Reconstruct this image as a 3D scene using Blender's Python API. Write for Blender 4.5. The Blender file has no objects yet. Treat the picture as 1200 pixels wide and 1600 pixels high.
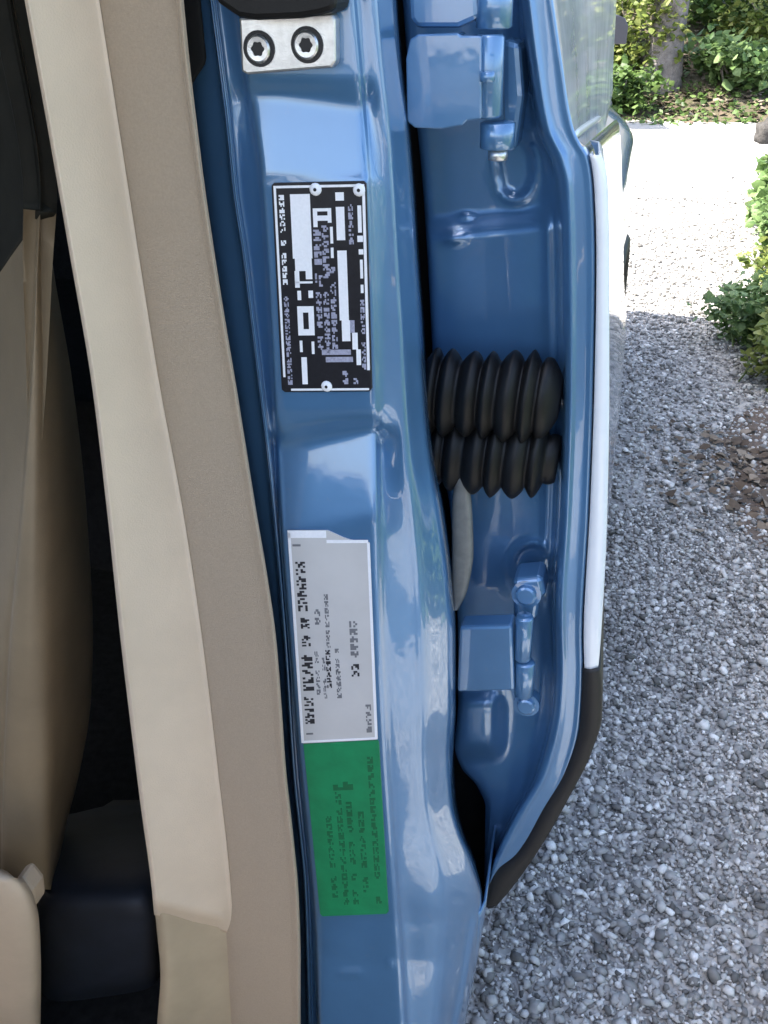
import bpy, bmesh, math, random
import numpy as np
from mathutils import Vector, Matrix

random.seed(7)
rng = np.random.default_rng(11)
S = bpy.context.scene
COL = S.collection
R = math.radians

# ------------------------------------------------------------------ camera
PITCH = 30.0
CAM_Z = 1.15
cam = bpy.data.cameras.new('camera')
cam.sensor_fit = 'VERTICAL'
cam.sensor_height = 36.0
cam.lens = 36.0 * 1500 / 1600
cam.clip_start = 0.02
cam.clip_end = 2000
camo = bpy.data.objects.new('camera', cam)
COL.objects.link(camo)
camo.location = (0, 0, CAM_Z)
camo.rotation_euler = (R(90 - PITCH), 0, 0)
S.camera = camo

# ------------------------------------------------------------------ sky, sun, exposure
SUN_EL = 58.0
SUN_DIR = Vector((-math.cos(R(-12)), math.sin(R(-12)), 0)) * math.cos(R(SUN_EL)) + Vector((0, 0, math.sin(R(SUN_EL))))
W = bpy.data.worlds.new('World')
S.world = W
W.use_nodes = True
wn = W.node_tree
sky = wn.nodes.new('ShaderNodeTexSky')
sky.sky_type = 'NISHITA'
sky.sun_disc = False
sky.sun_elevation = R(SUN_EL)
sky.sun_rotation = math.atan2(SUN_DIR.x, SUN_DIR.y)
sky.air_density = 1.0
sky.dust_density = 3.0
sky.ozone_density = 1.0
wn.links.new(sky.outputs[0], wn.nodes['Background'].inputs[0])
wn.nodes['Background'].inputs[1].default_value = 0.15
sun = bpy.data.lights.new('sun', 'SUN')
sun.energy = 4.0
sun.angle = R(0.6)
sun.color = (1.0, 0.95, 0.87)
suno = bpy.data.objects.new('sun', sun)
COL.objects.link(suno)
suno.rotation_euler = SUN_DIR.to_track_quat('Z', 'Y').to_euler()
S.view_settings.view_transform = 'Standard'
S.view_settings.look = 'None'
S.view_settings.gamma = 1.0
S.view_settings.exposure = 2.1
try:
    S.cycles.max_bounces = 8
    S.cycles.transparent_max_bounces = 12
except Exception:
    pass

# ------------------------------------------------------------------ helpers
ANG = R(15.6)                       # the car stands turned this far from the line of sight
SA, CA = math.sin(ANG), math.cos(ANG)
CP, SP = math.cos(R(PITCH)), math.sin(R(PITCH))


def cw(L, D, z):                    # car frame (sideways, along the car, up) -> world
    return (D * SA + L * CA, D * CA - L * SA, z)


def at(x, y, D):                    # point of the photo at the distance D along the car
    u = (np.asarray(x, float) - 600) / 1500.0
    v = (800 - np.asarray(y, float)) / 1500.0
    dx = u
    dy = CP + v * SP
    dz = -SP + v * CP
    t = D / (SA * dx + CA * dy)
    return np.stack(np.broadcast_arrays(t * dx, t * dy, CAM_Z + t * dz), -1)


def LDz(p):
    return p[..., 0] * CA - p[..., 1] * SA, p[..., 0] * SA + p[..., 1] * CA, p[..., 2]


def ground_at(x, y, z=0.0):
    u = (x - 600) / 1500.0
    v = (800 - y) / 1500.0
    dz = -SP + v * CP
    t = (z - CAM_Z) / dz
    return (t * u, t * (CP + v * SP), z)


def pchip(pts):
    ks = np.array([p[0] for p in pts], float)
    vs = np.array([p[1] for p in pts], float)
    h = np.diff(ks)
    d = np.diff(vs) / h
    m = np.zeros(len(ks))
    for i in range(1, len(ks) - 1):
        if d[i - 1] * d[i] > 0:
            w1 = 2 * h[i] + h[i - 1]
            w2 = h[i] + 2 * h[i - 1]
            m[i] = (w1 + w2) / (w1 / d[i - 1] + w2 / d[i])
    m[0], m[-1] = d[0], d[-1]

    def f(q):
        q = np.asarray(q, float)
        i = np.clip(np.searchsorted(ks, q) - 1, 0, len(h) - 1)
        t = (q - ks[i]) / h[i]
        tt = np.clip(t, 0, 1)
        r = ((2 * tt**3 - 3 * tt**2 + 1) * vs[i] + (tt**3 - 2 * tt**2 + tt) * h[i] * m[i]
             + (-2 * tt**3 + 3 * tt**2) * vs[i + 1] + (tt**3 - tt**2) * h[i] * m[i + 1])
        r = np.where(q < ks[0], vs[0] + m[0] * (q - ks[0]), r)
        r = np.where(q > ks[-1], vs[-1] + m[-1] * (q - ks[-1]), r)
        return r
    return f


def sstep(a, b, x):
    t = np.clip((np.asarray(x, float) - a) / (b - a), 0, 1)
    return t * t * (3 - 2 * t)


def smooth1(A, n):
    for _ in range(n):
        B = A.copy()
        B[:, 1:-1] = 0.25 * A[:, :-2] + 0.5 * A[:, 1:-1] + 0.25 * A[:, 2:]
        A = B
    return A


def link(name, me, mat, parent=None, smooth=True, label=None):
    o = bpy.data.objects.new(name, me)
    COL.objects.link(o)
    mats = mat if isinstance(mat, (list, tuple)) else [mat]
    if not me.materials:
        for m in mats:
            me.materials.append(m)
    if smooth and len(me.polygons):
        me.polygons.foreach_set('use_smooth', np.ones(len(me.polygons), bool))
    if parent is not None:
        o.parent = parent
        root = parent
        while root.parent:
            root = root.parent
        if parent is root:
            o.matrix_parent_inverse = Matrix.Translation(root.location).inverted()
    if label:
        o['label'] = label
    return o


def grid_mesh(name, P, close=False):
    r, c = P.shape[:2]
    idx = np.arange(r * c).reshape(r, c)
    q = np.stack([idx[1:, :-1], idx[1:, 1:], idx[:-1, 1:], idx[:-1, :-1]], -1).reshape(-1, 4)
    me = bpy.data.meshes.new(name)
    me.from_pydata(P.reshape(-1, 3).tolist(), [], q.tolist())
    me.update()
    return me


def solid(o, t):
    m = o.modifiers.new('thickness', 'SOLIDIFY')
    m.thickness = t
    m.offset = -1
    return o


def loft(name, cols, rows, mat, parent, fine=6, sm=2, bump=None, thick=0.002, label=None, swell=None, yshift=None):
    """cols: list of (x(y), D(y)); the sheet runs through them, row by row."""
    rows = np.asarray(rows, float)
    X = np.stack([np.broadcast_to(c[0](rows) if callable(c[0]) else c[0], rows.shape) for c in cols], 1)
    D = np.stack([np.broadcast_to(c[1](rows) if callable(c[1]) else c[1], rows.shape) for c in cols], 1)
    n = len(cols)
    s = np.linspace(0, n - 1, (n - 1) * fine + 1)
    i = np.minimum(s.astype(int), n - 2)
    t = s - i
    Xf = X[:, i] * (1 - t) + X[:, i + 1] * t
    Df = D[:, i] * (1 - t) + D[:, i + 1] * t
    Xf, Df = smooth1(Xf, sm), smooth1(Df, sm)
    Y = np.broadcast_to(rows[:, None], Xf.shape)
    if bump is not None:
        Df = Df + bump(Xf, Y)
    if yshift is not None:
        Y = Y + yshift(Xf, Y)
    P = at(Xf, Y, Df)
    if swell is not None:
        P = swell(P)
    o = link(name, grid_mesh(name, P), mat, parent, label=label)
    if thick:
        solid(o, thick)
    return o


def bm_obj(name, bm, mat, parent=None, smooth=False, label=None):
    me = bpy.data.meshes.new(name)
    bm.normal_update()
    bm.to_mesh(me)
    bm.free()
    return link(name, me, mat, parent, smooth, label)


def bevel(o, w, seg=2, ang=40):
    b = o.modifiers.new('edge', 'BEVEL')
    b.width = w
    b.segments = seg
    b.limit_method = 'ANGLE'
    b.angle_limit = R(ang)
    return o


def prism(name, poly, D0, D1, mat, parent, bev=0.0012, smooth=False, label=None, seg=2):
    """a closed block: outline given at the front distance D0, carried back along the car to D1"""
    bm = bmesh.new()
    f = [Vector(at(x, y, D0)) for x, y in poly]
    back = Vector((SA, CA, 0)) * (D1 - D0)
    v0 = [bm.verts.new(p) for p in f]
    v1 = [bm.verts.new(p + back) for p in f]
    bm.faces.new(v0[::-1])
    bm.faces.new(v1)
    n = len(poly)
    for i in range(n):
        bm.faces.new((v0[i], v0[(i + 1) % n], v1[(i + 1) % n], v1[i]))
    bmesh.ops.recalc_face_normals(bm, faces=bm.faces)
    o = bm_obj(name, bm, mat, parent, smooth, label)
    if bev:
        bevel(o, bev, seg)
    return o


def box_ldz(bm, L0, L1, D0, D1, z0, z1):
    vs = [bm.verts.new(cw(L, D, z)) for z in (z0, z1) for L, D in ((L0, D0), (L1, D0), (L1, D1), (L0, D1))]
    for f in ((3, 2, 1, 0), (4, 5, 6, 7), (0, 1, 5, 4), (1, 2, 6, 5), (2, 3, 7, 6), (3, 0, 4, 7)):
        bm.faces.new([vs[i] for i in f])


def tube(bm, pts, rad, seg=12, cap=True):
    """round bar through points, rad a number or a list"""
    pts = [Vector(p) for p in pts]
    rad = rad if isinstance(rad, (list, tuple)) else [rad] * len(pts)
    rings = []
    up = None
    for i, p in enumerate(pts):
        a = pts[max(i - 1, 0)]
        b = pts[min(i + 1, len(pts) - 1)]
        d = (b - a).normalized()
        if up is None:
            up = d.orthogonal().normalized()
        e1 = (up - d * up.dot(d)).normalized()
        up = e1
        e2 = d.cross(e1)
        rings.append([bm.verts.new(p + (e1 * math.cos(k * 2 * math.pi / seg) + e2 * math.sin(k * 2 * math.pi / seg)) * rad[i]) for k in range(seg)])
    for A, B in zip(rings, rings[1:]):
        for k in range(seg):
            bm.faces.new((A[k], A[(k + 1) % seg], B[(k + 1) % seg], B[k]))
    if cap:
        bm.faces.new(rings[0][::-1])
        bm.faces.new(rings[-1])


# ------------------------------------------------------------------ materials
def mat_new(name):
    m = bpy.data.materials.new(name)
    m.use_nodes = True
    return m, m.node_tree, m.node_tree.nodes['Principled BSDF']


def noise(nt, scale, detail=4, rough=0.6, coord='Object'):
    tc = nt.nodes.new('ShaderNodeTexCoord')
    n = nt.nodes.new('ShaderNodeTexNoise')
    n.inputs['Scale'].default_value = scale
    n.inputs['Detail'].default_value = detail
    n.inputs['Roughness'].default_value = rough
    nt.links.new(tc.outputs[coord], n.inputs['Vector'])
    return n


def ramp(nt, src, stops):
    r = nt.nodes.new('ShaderNodeValToRGB')
    while len(r.color_ramp.elements) < len(stops):
        r.color_ramp.elements.new(0.5)
    for e, (p, c) in zip(r.color_ramp.elements, stops):
        e.position = p
        e.color = (*c, 1)
    nt.links.new(src, r.inputs[0])
    return r


def add_bump(nt, bs, src, strength, dist):
    b = nt.nodes.new('ShaderNodeBump')
    b.inputs['Strength'].default_value = strength
    b.inputs['Distance'].default_value = dist
    nt.links.new(src, b.inputs['Height'])
    nt.links.new(b.outputs[0], bs.inputs['Normal'])
    return b


def simple(name, col, rough=0.5, metal=0.0, var=0.12, scale=60, bump=0.0, bscale=400, spec=0.5, coat=0.0, bdist=0.0005):
    m, nt, bs = mat_new(name)
    n = noise(nt, scale)
    lo = tuple(max(0, c * (1 - var)) for c in col)
    hi = tuple(c * (1 + var) for c in col)
    r = ramp(nt, n.outputs[0], [(0.3, lo), (0.7, hi)])
    nt.links.new(r.outputs[0], bs.inputs['Base Color'])
    bs.inputs['Roughness'].default_value = rough
    bs.inputs['Metallic'].default_value = metal
    bs.inputs['Specular IOR Level'].default_value = spec
    bs.inputs['Coat Weight'].default_value = coat
    bs.inputs['Coat Roughness'].default_value = 0.04
    if bump:
        b = noise(nt, bscale, 3)
        add_bump(nt, bs, b.outputs[0], bump, bdist)
    return m


def paint(name, col):
    m, nt, bs = mat_new(name)
    n = noise(nt, 9, 5, 0.65)
    r = ramp(nt, n.outputs[0], [(0.3, tuple(c * 0.9 for c in col)), (0.72, tuple(c * 1.08 for c in col))])
    dust = noise(nt, 140, 6, 0.75)
    dr = ramp(nt, dust.outputs[0], [(0.60, (0, 0, 0)), (0.8, (0.3, 0.3, 0.3))])
    mx = nt.nodes.new('ShaderNodeMix')
    mx.data_type = 'RGBA'
    nt.links.new(dr.outputs[0], mx.inputs[0])
    nt.links.new(r.outputs[0], mx.inputs[6])
    mx.inputs[7].default_value = (0.23, 0.22, 0.20, 1)
    nt.links.new(mx.outputs[2], bs.inputs['Base Color'])
    bs.inputs['Metallic'].default_value = 0.35
    rr = nt.nodes.new('ShaderNodeMapRange')
    nt.links.new(n.outputs[0], rr.inputs[0])
    rr.inputs[3].default_value = 0.26
    rr.inputs[4].default_value = 0.36
    nt.links.new(rr.outputs[0], bs.inputs['Roughness'])
    bs.inputs['Coat Weight'].default_value = 1.0
    bs.inputs['Coat Roughness'].default_value = 0.04
    bs.inputs['Coat IOR'].default_value = 1.68
    pl = noise(nt, 45, 2, 0.5)
    b = add_bump(nt, bs, pl.outputs[0], 0.25, 0.0006)
    nt.links.new(b.outputs[0], bs.inputs['Coat Normal'])
    return m


M = {}
M['paint'] = paint('blue_paint', (0.083, 0.202, 0.372))
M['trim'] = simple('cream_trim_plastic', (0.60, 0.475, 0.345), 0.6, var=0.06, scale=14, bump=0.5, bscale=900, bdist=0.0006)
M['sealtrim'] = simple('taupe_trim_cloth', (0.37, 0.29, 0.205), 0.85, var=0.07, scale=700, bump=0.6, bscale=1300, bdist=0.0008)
M['lowtrim'] = simple('tan_sill_plastic', (0.40, 0.315, 0.205), 0.6, var=0.08, scale=18, bump=0.25, bscale=1500, bdist=0.0003)
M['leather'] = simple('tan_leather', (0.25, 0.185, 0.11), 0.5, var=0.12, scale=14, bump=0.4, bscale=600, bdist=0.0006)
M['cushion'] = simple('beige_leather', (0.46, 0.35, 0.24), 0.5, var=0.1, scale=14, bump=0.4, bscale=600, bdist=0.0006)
M['shoulder'] = simple('shaded_seat_olive', (0.022, 0.021, 0.016), 0.8, var=.2, scale=40, bump=.3, bscale=900, spec=.2)  # shade over the seat top, put into the colour
M['beltgrey'] = simple('grey_beige_fabric', (0.22, 0.195, 0.165), 0.7, var=.1, scale=60, bump=.3, bscale=1500)
M['darkplastic'] = simple('dark_blue_grey_plastic', (0.022, 0.026, 0.036), 0.6, var=0.2, scale=25, bump=0.3, bscale=900)
M['carpet'] = simple('dark_carpet', (0.018, 0.018, 0.018), 0.95, var=0.3, scale=80, bump=0.6, bscale=900, bdist=0.002, spec=0.1)
M['rubber'] = simple('black_rubber', (0.0045, 0.0043, 0.0045), 0.5, var=0.3, scale=60, bump=0.2, bscale=700, spec=.3)
M['cladding'] = simple('black_cladding', (0.011, 0.010, 0.0095), 0.6, var=0.2, scale=60, bump=0.3, bscale=1200)
M['blockpane'] = simple('dark_blocking_pane', (0.01, 0.011, 0.012), 0.05, var=.1)  # opaque, so the far panes stop the sun
M['seal'] = simple('black_seal_gap_shade', (0.008, 0.008, 0.008), 0.8, var=0.2, spec=0.2)
M['steel'] = simple('zinc_plated_steel', (0.62, 0.63, 0.64), 0.33, metal=0.9, var=0.12, scale=220, bump=0.25, bscale=1200)
M['boltdark'] = simple('dark_bolt_recess', (0.02, 0.02, 0.022), 0.5, metal=0.4)
M['plate'] = simple('black_plate', (0.012, 0.012, 0.016), 0.35, var=0.3, scale=300)
M['white'] = simple('white_print', (0.8, 0.8, 0.82), 0.4, var=0.04, scale=600)
M['edgeglare'] = simple('glare_white', (0.70, 0.72, 0.74), 0.3, var=0.03, scale=30, coat=.6)  # white for the glare on the door edge
M['greyprint'] = simple('grey_lilac_print', (0.33, 0.33, 0.42), 0.4, var=0.25, scale=700)
M['label'] = simple('silver_white_label', (0.52, 0.505, 0.49), 0.4, var=0.04, scale=30, spec=0.6)
M['ink'] = simple('black_ink', (0.02, 0.02, 0.025), 0.5)
M['greyink'] = simple('grey_ink', (0.16, 0.16, 0.17), 0.5)
M['green'] = simple('green_label', (0.01, 0.21, 0.08), 0.42, var=0.12, scale=60)
M['greenink'] = simple('dark_green_ink', (0.005, 0.11, 0.04), 0.5)
M['strap'] = simple('grey_strap', (0.17, 0.17, 0.155), 0.55, var=0.15, scale=120)
M['rim'] = simple('wheel_alloy', (0.4, 0.41, 0.42), 0.35, metal=0.8)
M['roofliner'] = simple('beige_headlining', (0.45, 0.41, 0.35), 0.9, var=0.06, scale=40)


def glass_mat():
    m, nt, bs = mat_new('door_window_glass')
    n = noise(nt, 20)
    r = ramp(nt, n.outputs[0], [(0.3, (0.80, 0.88, 0.84)), (0.7, (0.86, 0.92, 0.89))])
    nt.links.new(r.outputs[0], bs.inputs['Base Color'])
    bs.inputs['Transmission Weight'].default_value = 1.0
    bs.inputs['Roughness'].default_value = 0.03
    bs.inputs['IOR'].default_value = 1.5
    d = nt.nodes.new('ShaderNodeBsdfDiffuse')          # pale film standing in for the bright reflection on the pane
    d.inputs[0].default_value = (0.62, 0.62, 0.62, 1)
    n2 = noise(nt, 7, 6, 0.7)
    r2 = ramp(nt, n2.outputs[0], [(0.3, (0.28, 0.28, 0.28)), (0.75, (0.62, 0.62, 0.62))])
    ms = nt.nodes.new('ShaderNodeMixShader')
    nt.links.new(r2.outputs[0], ms.inputs[0])
    nt.links.new(bs.outputs[0], ms.inputs[1])
    nt.links.new(d.outputs[0], ms.inputs[2])
    nt.links.new(ms.outputs[0], nt.nodes['Material Output'].inputs[0])
    return m


M['glass'] = glass_mat()

# ------------------------------------------------------------------ the car
ORG = Vector(cw(-0.9, 1.4, 0))
car = bpy.data.objects.new('car', None)
COL.objects.link(car)
car.location = ORG
car['label'] = 'blue car seen close at its door pillar, hinges and beige interior trim'
car['category'] = 'car'

f_T = pchip([(0, 286), (100, 296), (200, 308), (300, 321), (400, 336), (500, 352), (600, 369), (700, 385), (800, 401),
             (900, 418), (1000, 432), (1100, 440), (1200, 447), (1300, 458), (1400, 467), (1500, 470), (1600, 470)])
f_H1 = pchip([(0, 333), (200, 358), (300, 368), (400, 383), (475, 392), (600, 407), (700, 419), (800, 429), (1000, 446),
              (1200, 459), (1400, 478), (1600, 484)])
f_FL = pchip([(0, 368), (140, 388), (290, 409), (610, 429), (830, 441), (1000, 454), (1160, 467), (1430, 492), (1600, 500)])
f_FR = pchip([(0, 552), (290, 575), (610, 587), (850, 590), (1160, 603), (1430, 622), (1600, 632)])
f_PR = pchip([(0, 614), (100, 622), (200, 634), (300, 642), (400, 648), (500, 655), (600, 661), (700, 670), (800, 688),
              (900, 700), (1000, 706), (1100, 706), (1180, 702), (1250, 706), (1300, 718), (1340, 734), (1400, 750), (1425, 752), (1500, 742), (1600, 724)])
f_FO = pchip([(0, 865), (100, 880), (200, 897), (225, 908), (245, 920), (300, 927), (400, 930), (600, 927), (800, 920),
              (1000, 910), (1045, 911), (1130, 907), (1207, 888), (1265, 857), (1335, 815), (1385, 768)])
f_FI = pchip([(0, 816), (100, 828), (200, 845), (250, 866), (290, 876), (400, 880), (600, 882), (800, 876), (950, 868),
              (1040, 870), (1100, 867), (1207, 842), (1277, 803), (1335, 775), (1385, 761)])
FP = np.array([(-2000, .530), (125, .530), (150, .5335), (164, .5335), (276, .5257), (286, .525), (640, .525), (664, .528),
               (686, .5385), (696, .5385), (826, .522), (838, .521), (1440, .521), (1500, .517), (1600, .505), (1750, .48)])


def f_face(y):                      # straight pressed slopes with small rounded corners
    y = np.asarray(y, float)
    return sum(np.interp(y + o, FP[:, 0], FP[:, 1]) for o in (-7, -3.5, 0, 3.5, 7)) / 5


def face_D(x, y):
    k = np.clip((np.asarray(x, float) - 430) / 150, 0, 1)
    lower = sstep(640, 680, y) * (1 - sstep(828, 840, y))
    upper = sstep(130, 150, y) * (1 - sstep(270, 284, y))
    return f_face(np.asarray(y, float) + lower * (k - .3) * 34 + upper * (0.5 - k) * 20)


rows_full = np.concatenate([np.arange(-1300, -60, 60), np.arange(-60, 1760, 6)])


def cD(dv):
    return lambda y: f_face(y) + dv


def lerpc(fa, fb, t):
    return lambda y: fa(y) * (1 - t) + fb(y) * t


def sillmix(lo, hi):               # distance that changes where the pillar flares into the sill
    return lambda y: lo + (hi - lo) * sstep(1270, 1430, y) + np.where(y > 1440, f_face(y) - .521, 0)


def face_bump(X, Y):
    w = sstep(0, 8, X - f_FL(Y)) * (1 - sstep(-2, 10, X - f_FR(Y)))
    b = w * (face_D(X, Y) - f_face(Y))
    # short pressed ridges low on the pillar and a step under the data plate
    b = b - .0016 * np.exp(-((Y - 1521 + .05 * (X - 545)) / 4.0) ** 2) * sstep(525, 532, X) * (1 - sstep(560, 568, X))
    b = b - .0014 * np.exp(-(((X - 609) / 5) ** 2 + ((Y - 1505) / 5) ** 2))
    b = b - .0014 * np.exp(-(((X - 490) / 10) ** 2 + ((Y - 1580) / 14) ** 2))
    b = b - .0010 * np.exp(-((Y - 677) / 3.0) ** 2) * sstep(440, 446, X) * (1 - sstep(462, 470, X))
    b = b - .0035 * np.exp(-((X - f_PR(Y) + 9) / 3.0) ** 2) * sstep(1405, 1450, Y)
    b = b + .0025 * np.exp(-((X - f_PR(Y) + 20) / 4.0) ** 2) * sstep(1405, 1450, Y)
    return b


pillar = loft('door_pillar', [
    (lambda y: f_T(y) - 30, .565), (lambda y: f_T(y) + 3, .545), (lambda y: f_H1(y) - 5, .542), (lambda y: f_H1(y) - 2, .532), (lambda y: f_H1(y) + 2, .532),
    (lambda y: f_H1(y) + 5, .541), (lambda y: f_FL(y) - 5, cD(.010)), (f_FL, cD(0.001)), (lambda y: f_FL(y) + 7, cD(0)),
    (lerpc(f_FL, f_FR, .3), cD(0)), (lerpc(f_FL, f_FR, .5), cD(0)), (lerpc(f_FL, f_FR, .75), cD(0)), (lambda y: f_FR(y) - 8, cD(0)),
    (f_FR, cD(.001)), (lambda y: f_FR(y) + 7, cD(.006)), (lerpc(f_FR, f_PR, .45), sillmix(.536, .531)),
    (lerpc(f_FR, f_PR, .6), sillmix(.5375, .536)), (lerpc(f_FR, f_PR, .85), sillmix(.556, .556)), (f_PR, sillmix(.566, .572)),
    (lambda y: f_PR(y) + 6, sillmix(.61, .60)), (lambda y: f_PR(y) + 8 - 30 * sstep(1340, 1440, y), sillmix(.73, .71))],
    rows_full, M['paint'], car, fine=5, sm=3, bump=face_bump)

# interior trim: a bright inner face and a duller edge beside the door seal
f_TL = pchip([(0, 38), (200, 74), (400, 109), (600, 143), (800, 167), (1000, 188), (1200, 212), (1400, 236), (1600, 252)])
f_RI = pchip([(0, 149), (200, 180), (400, 211), (600, 243), (800, 280), (1000, 310), (1200, 334), (1400, 356), (1600, 368)])
rows_t = np.concatenate([np.arange(-1300, -60, 60), np.arange(-60, 1446, 8), [1446, 1450]])
f_end = lambda x: 0
pt = loft('pillar_trim', [
    (lambda y: f_TL(y) + 8, .56), (lambda y: f_TL(y) + 1, .476), (lambda y: f_TL(y), .462), (lambda y: f_TL(y) + 6, .460), (lambda y: f_TL(y) + 12, .463),
    (lerpc(f_TL, f_RI, .5), .480), (lambda y: f_RI(y) - 8, .499), (f_RI, .502), (lambda y: f_RI(y) + 6, .503)],
    rows_t, M['trim'], car, fine=5, sm=2, thick=.003, yshift=lambda X, Y: (X - 325) * .24 * sstep(1250, 1446, Y),
    bump=lambda X, Y: (-.0012 * sstep(1400, 1425, Y) + .014 * sstep(1428, 1450, Y)) * (1 - .8 * sstep(335, 366, X)) + .004 * sstep(345, 366, X) * sstep(1380, 1450, Y))
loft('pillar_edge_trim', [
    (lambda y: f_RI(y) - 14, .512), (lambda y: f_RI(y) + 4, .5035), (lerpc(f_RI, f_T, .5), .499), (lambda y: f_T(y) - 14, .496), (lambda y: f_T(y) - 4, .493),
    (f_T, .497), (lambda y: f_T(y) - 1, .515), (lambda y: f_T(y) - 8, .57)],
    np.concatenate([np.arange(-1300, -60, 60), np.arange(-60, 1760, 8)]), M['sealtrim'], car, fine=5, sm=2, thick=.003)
f_SL = pchip([(1380, 236), (1450, 244), (1525, 250), (1600, 245), (1750, 240)])
loft('sill_trim', [
    (lambda y: f_SL(y) + 20, .60), (lambda y: f_SL(y) + 2, .52), (f_SL, .478), (lambda y: f_SL(y) + 12, .472), (lerpc(f_SL, f_RI, .5), .492), (lambda y: f_RI(y) - 16, .5065), (lambda y: f_RI(y) + 2, .510)],
    np.arange(1380, 1760, 8), M['lowtrim'], car, fine=5, sm=2, thick=.003)

# black sheet behind the pillar edge, standing for the shadow in the door gap
loft('gap_shade', [
    (lambda y: f_PR(y) - 40, .72), (lambda y: f_PR(y) - 5, .716), (lambda y: np.minimum(f_PR(y) + 40, 768), .72), (lambda y: np.minimum(f_PR(y) + 75, 772), .74)],
    np.arange(-900, 1420, 12), M['seal'], car, fine=4, thick=.006)
loft('body_seal', [
    (lambda y: f_T(y) - 6, .527), (lambda y: f_T(y) - 3 + 27 * (1 - sstep(90, 140, y)), .527), (lambda y: f_T(y) - 1 + 29 * (1 - sstep(90, 140, y)), .529), (lambda y: f_T(y) + 27 * (1 - sstep(90, 140, y)), .56)],
    np.arange(-1300, 1740, 10), M['seal'], car, fine=4, thick=.003)

# ------------------------------------------------------------------ rear door
f_dl = pchip([(0, 628), (100, 636), (180, 648), (300, 660), (500, 672), (600, 677), (700, 686), (800, 702), (1000, 714), (1100, 714), (1165, 709), (1200, 720), (1228, 744), (1262, 757), (1385, 755)])
rows_d = np.concatenate([np.arange(-1000, -60, 60), np.arange(-60, 1386, 4)])


def ell(X, Y, cx, cy, rx, ry, w):
    r = np.sqrt(((X - cx) / rx) ** 2 + ((Y - cy) / ry) ** 2)
    return np.exp(-((r - 1) / w) ** 2)


def door_bump(X, Y):
    inn = (1 - sstep(-24, -8, X - f_FI(Y)))
    b = -.010 * sstep(325, 372, Y + .10 * (X - 760)) * (1 - sstep(900, 1010, Y)) * inn
    b = b - .0035 * ell(X, Y, 806, 262, 32, 52, .16) * inn * (Y > 225)
    b = b + .004 * (1 - sstep(.75, .95, np.sqrt(((X - 806) / 32) ** 2 + ((Y - 262) / 52) ** 2)))
    b = b - .0035 * ell(X, Y, 832, 884, 34, 36, .18) * inn
    b = b + .004 * (1 - sstep(.75, .95, np.sqrt(((X - 832) / 34) ** 2 + ((Y - 884) / 36) ** 2)))
    b = b - .004 * np.exp(-(((X - 708) / 16) ** 2 + ((Y - 372) / 10) ** 2))
    b = b - .003 * np.exp(-(((X - 728) / 10) ** 2 + ((Y - 338) / 5) ** 2))
    # the rounded pressing under the lower hinge
    b = b - .016 * np.exp(-(((X - 745) / 38) ** 4 + ((Y - 1130) / 48) ** 4))
    return b


def fD(v_up, v_dn):
    return lambda y: v_up + (v_dn - v_up) * sstep(1100, 1300, y)


door = loft('rear_door', [
    (lambda y: f_dl(y) + 6, fD(.73, .70)), (f_dl, fD(.698, .682)), (lambda y: f_dl(y) + 7, fD(.690, .676)), (lerpc(f_dl, f_FI, .18), fD(.688, .674)),
    (lerpc(f_dl, f_FI, .35), fD(.688, .673)), (lerpc(f_dl, f_FI, .6), fD(.688, .671)), (lerpc(f_dl, f_FI, .84), fD(.684, .664)),
    (lerpc(f_dl, f_FI, .95), fD(.672, .650)), (f_FI, fD(.634, .630)), (lerpc(f_FI, f_FO, .22), fD(.627, .627)), (lerpc(f_FI, f_FO, .4), fD(.630, .629)),
    (lerpc(f_FI, f_FO, .72), fD(.631, .629)), (lerpc(f_FI, f_FO, .92), fD(.630, .629)), (f_FO, fD(.632, .631)), (lambda y: f_FO(y) - 2, fD(.642, .640))],
    rows_d, M['paint'], car, fine=6, sm=3, bump=door_bump, thick=.0018)

ax = np.array([SA, CA, 0])
lat = np.array([CA, -SA, 0])
# outer skin of the door, seen almost edge-on
rows_s = np.arange(228, 1062, 8.0)
p0 = at(f_FO(rows_s), rows_s, .634)
L0, D0, z0 = LDz(p0)
Ds = np.array([.634, .637, .66, .72, .8, .9, 1.0, 1.1, 1.2, 1.3, 1.4, 1.5, 1.54])
g = (Ds - .634)
bz = .016 * sstep(.80, .60, z0)[:, None]if False else (.016 * (1 - sstep(.55, .80, z0)))[:, None]
Lk = L0[:, None] + bz * (1 - np.exp(-g / .2))[None, :] - .026 * (g / .87)[None, :]
Lk[:, 0] -= .0015
zk = z0[:, None] - .10 * sstep(.72, 1.03, z0)[:, None] * (g / .87)[None, :]
P = np.stack([Ds[None, :] * SA + Lk * CA, Ds[None, :] * CA - Lk * SA, zk], -1)
skin = link('outer_skin', grid_mesh('outer_skin', P), M['paint'], door)
solid(skin, .002)

# white strip added for the blown-out reflection along the skin's front edge
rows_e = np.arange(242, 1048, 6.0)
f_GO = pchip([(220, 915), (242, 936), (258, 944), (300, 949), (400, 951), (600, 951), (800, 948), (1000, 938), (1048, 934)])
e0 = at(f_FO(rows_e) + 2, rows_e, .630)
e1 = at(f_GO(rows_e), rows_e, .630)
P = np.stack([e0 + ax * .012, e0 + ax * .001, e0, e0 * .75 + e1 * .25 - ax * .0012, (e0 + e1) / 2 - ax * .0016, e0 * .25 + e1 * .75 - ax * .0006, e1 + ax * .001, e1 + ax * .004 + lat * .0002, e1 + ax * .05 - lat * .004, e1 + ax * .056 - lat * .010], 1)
solid(link('edge_glare', grid_mesh('edge_glare', P), M['edgeglare'], door, label='white strip standing for the bright reflection along the front edge of the door skin'), .001)

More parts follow.
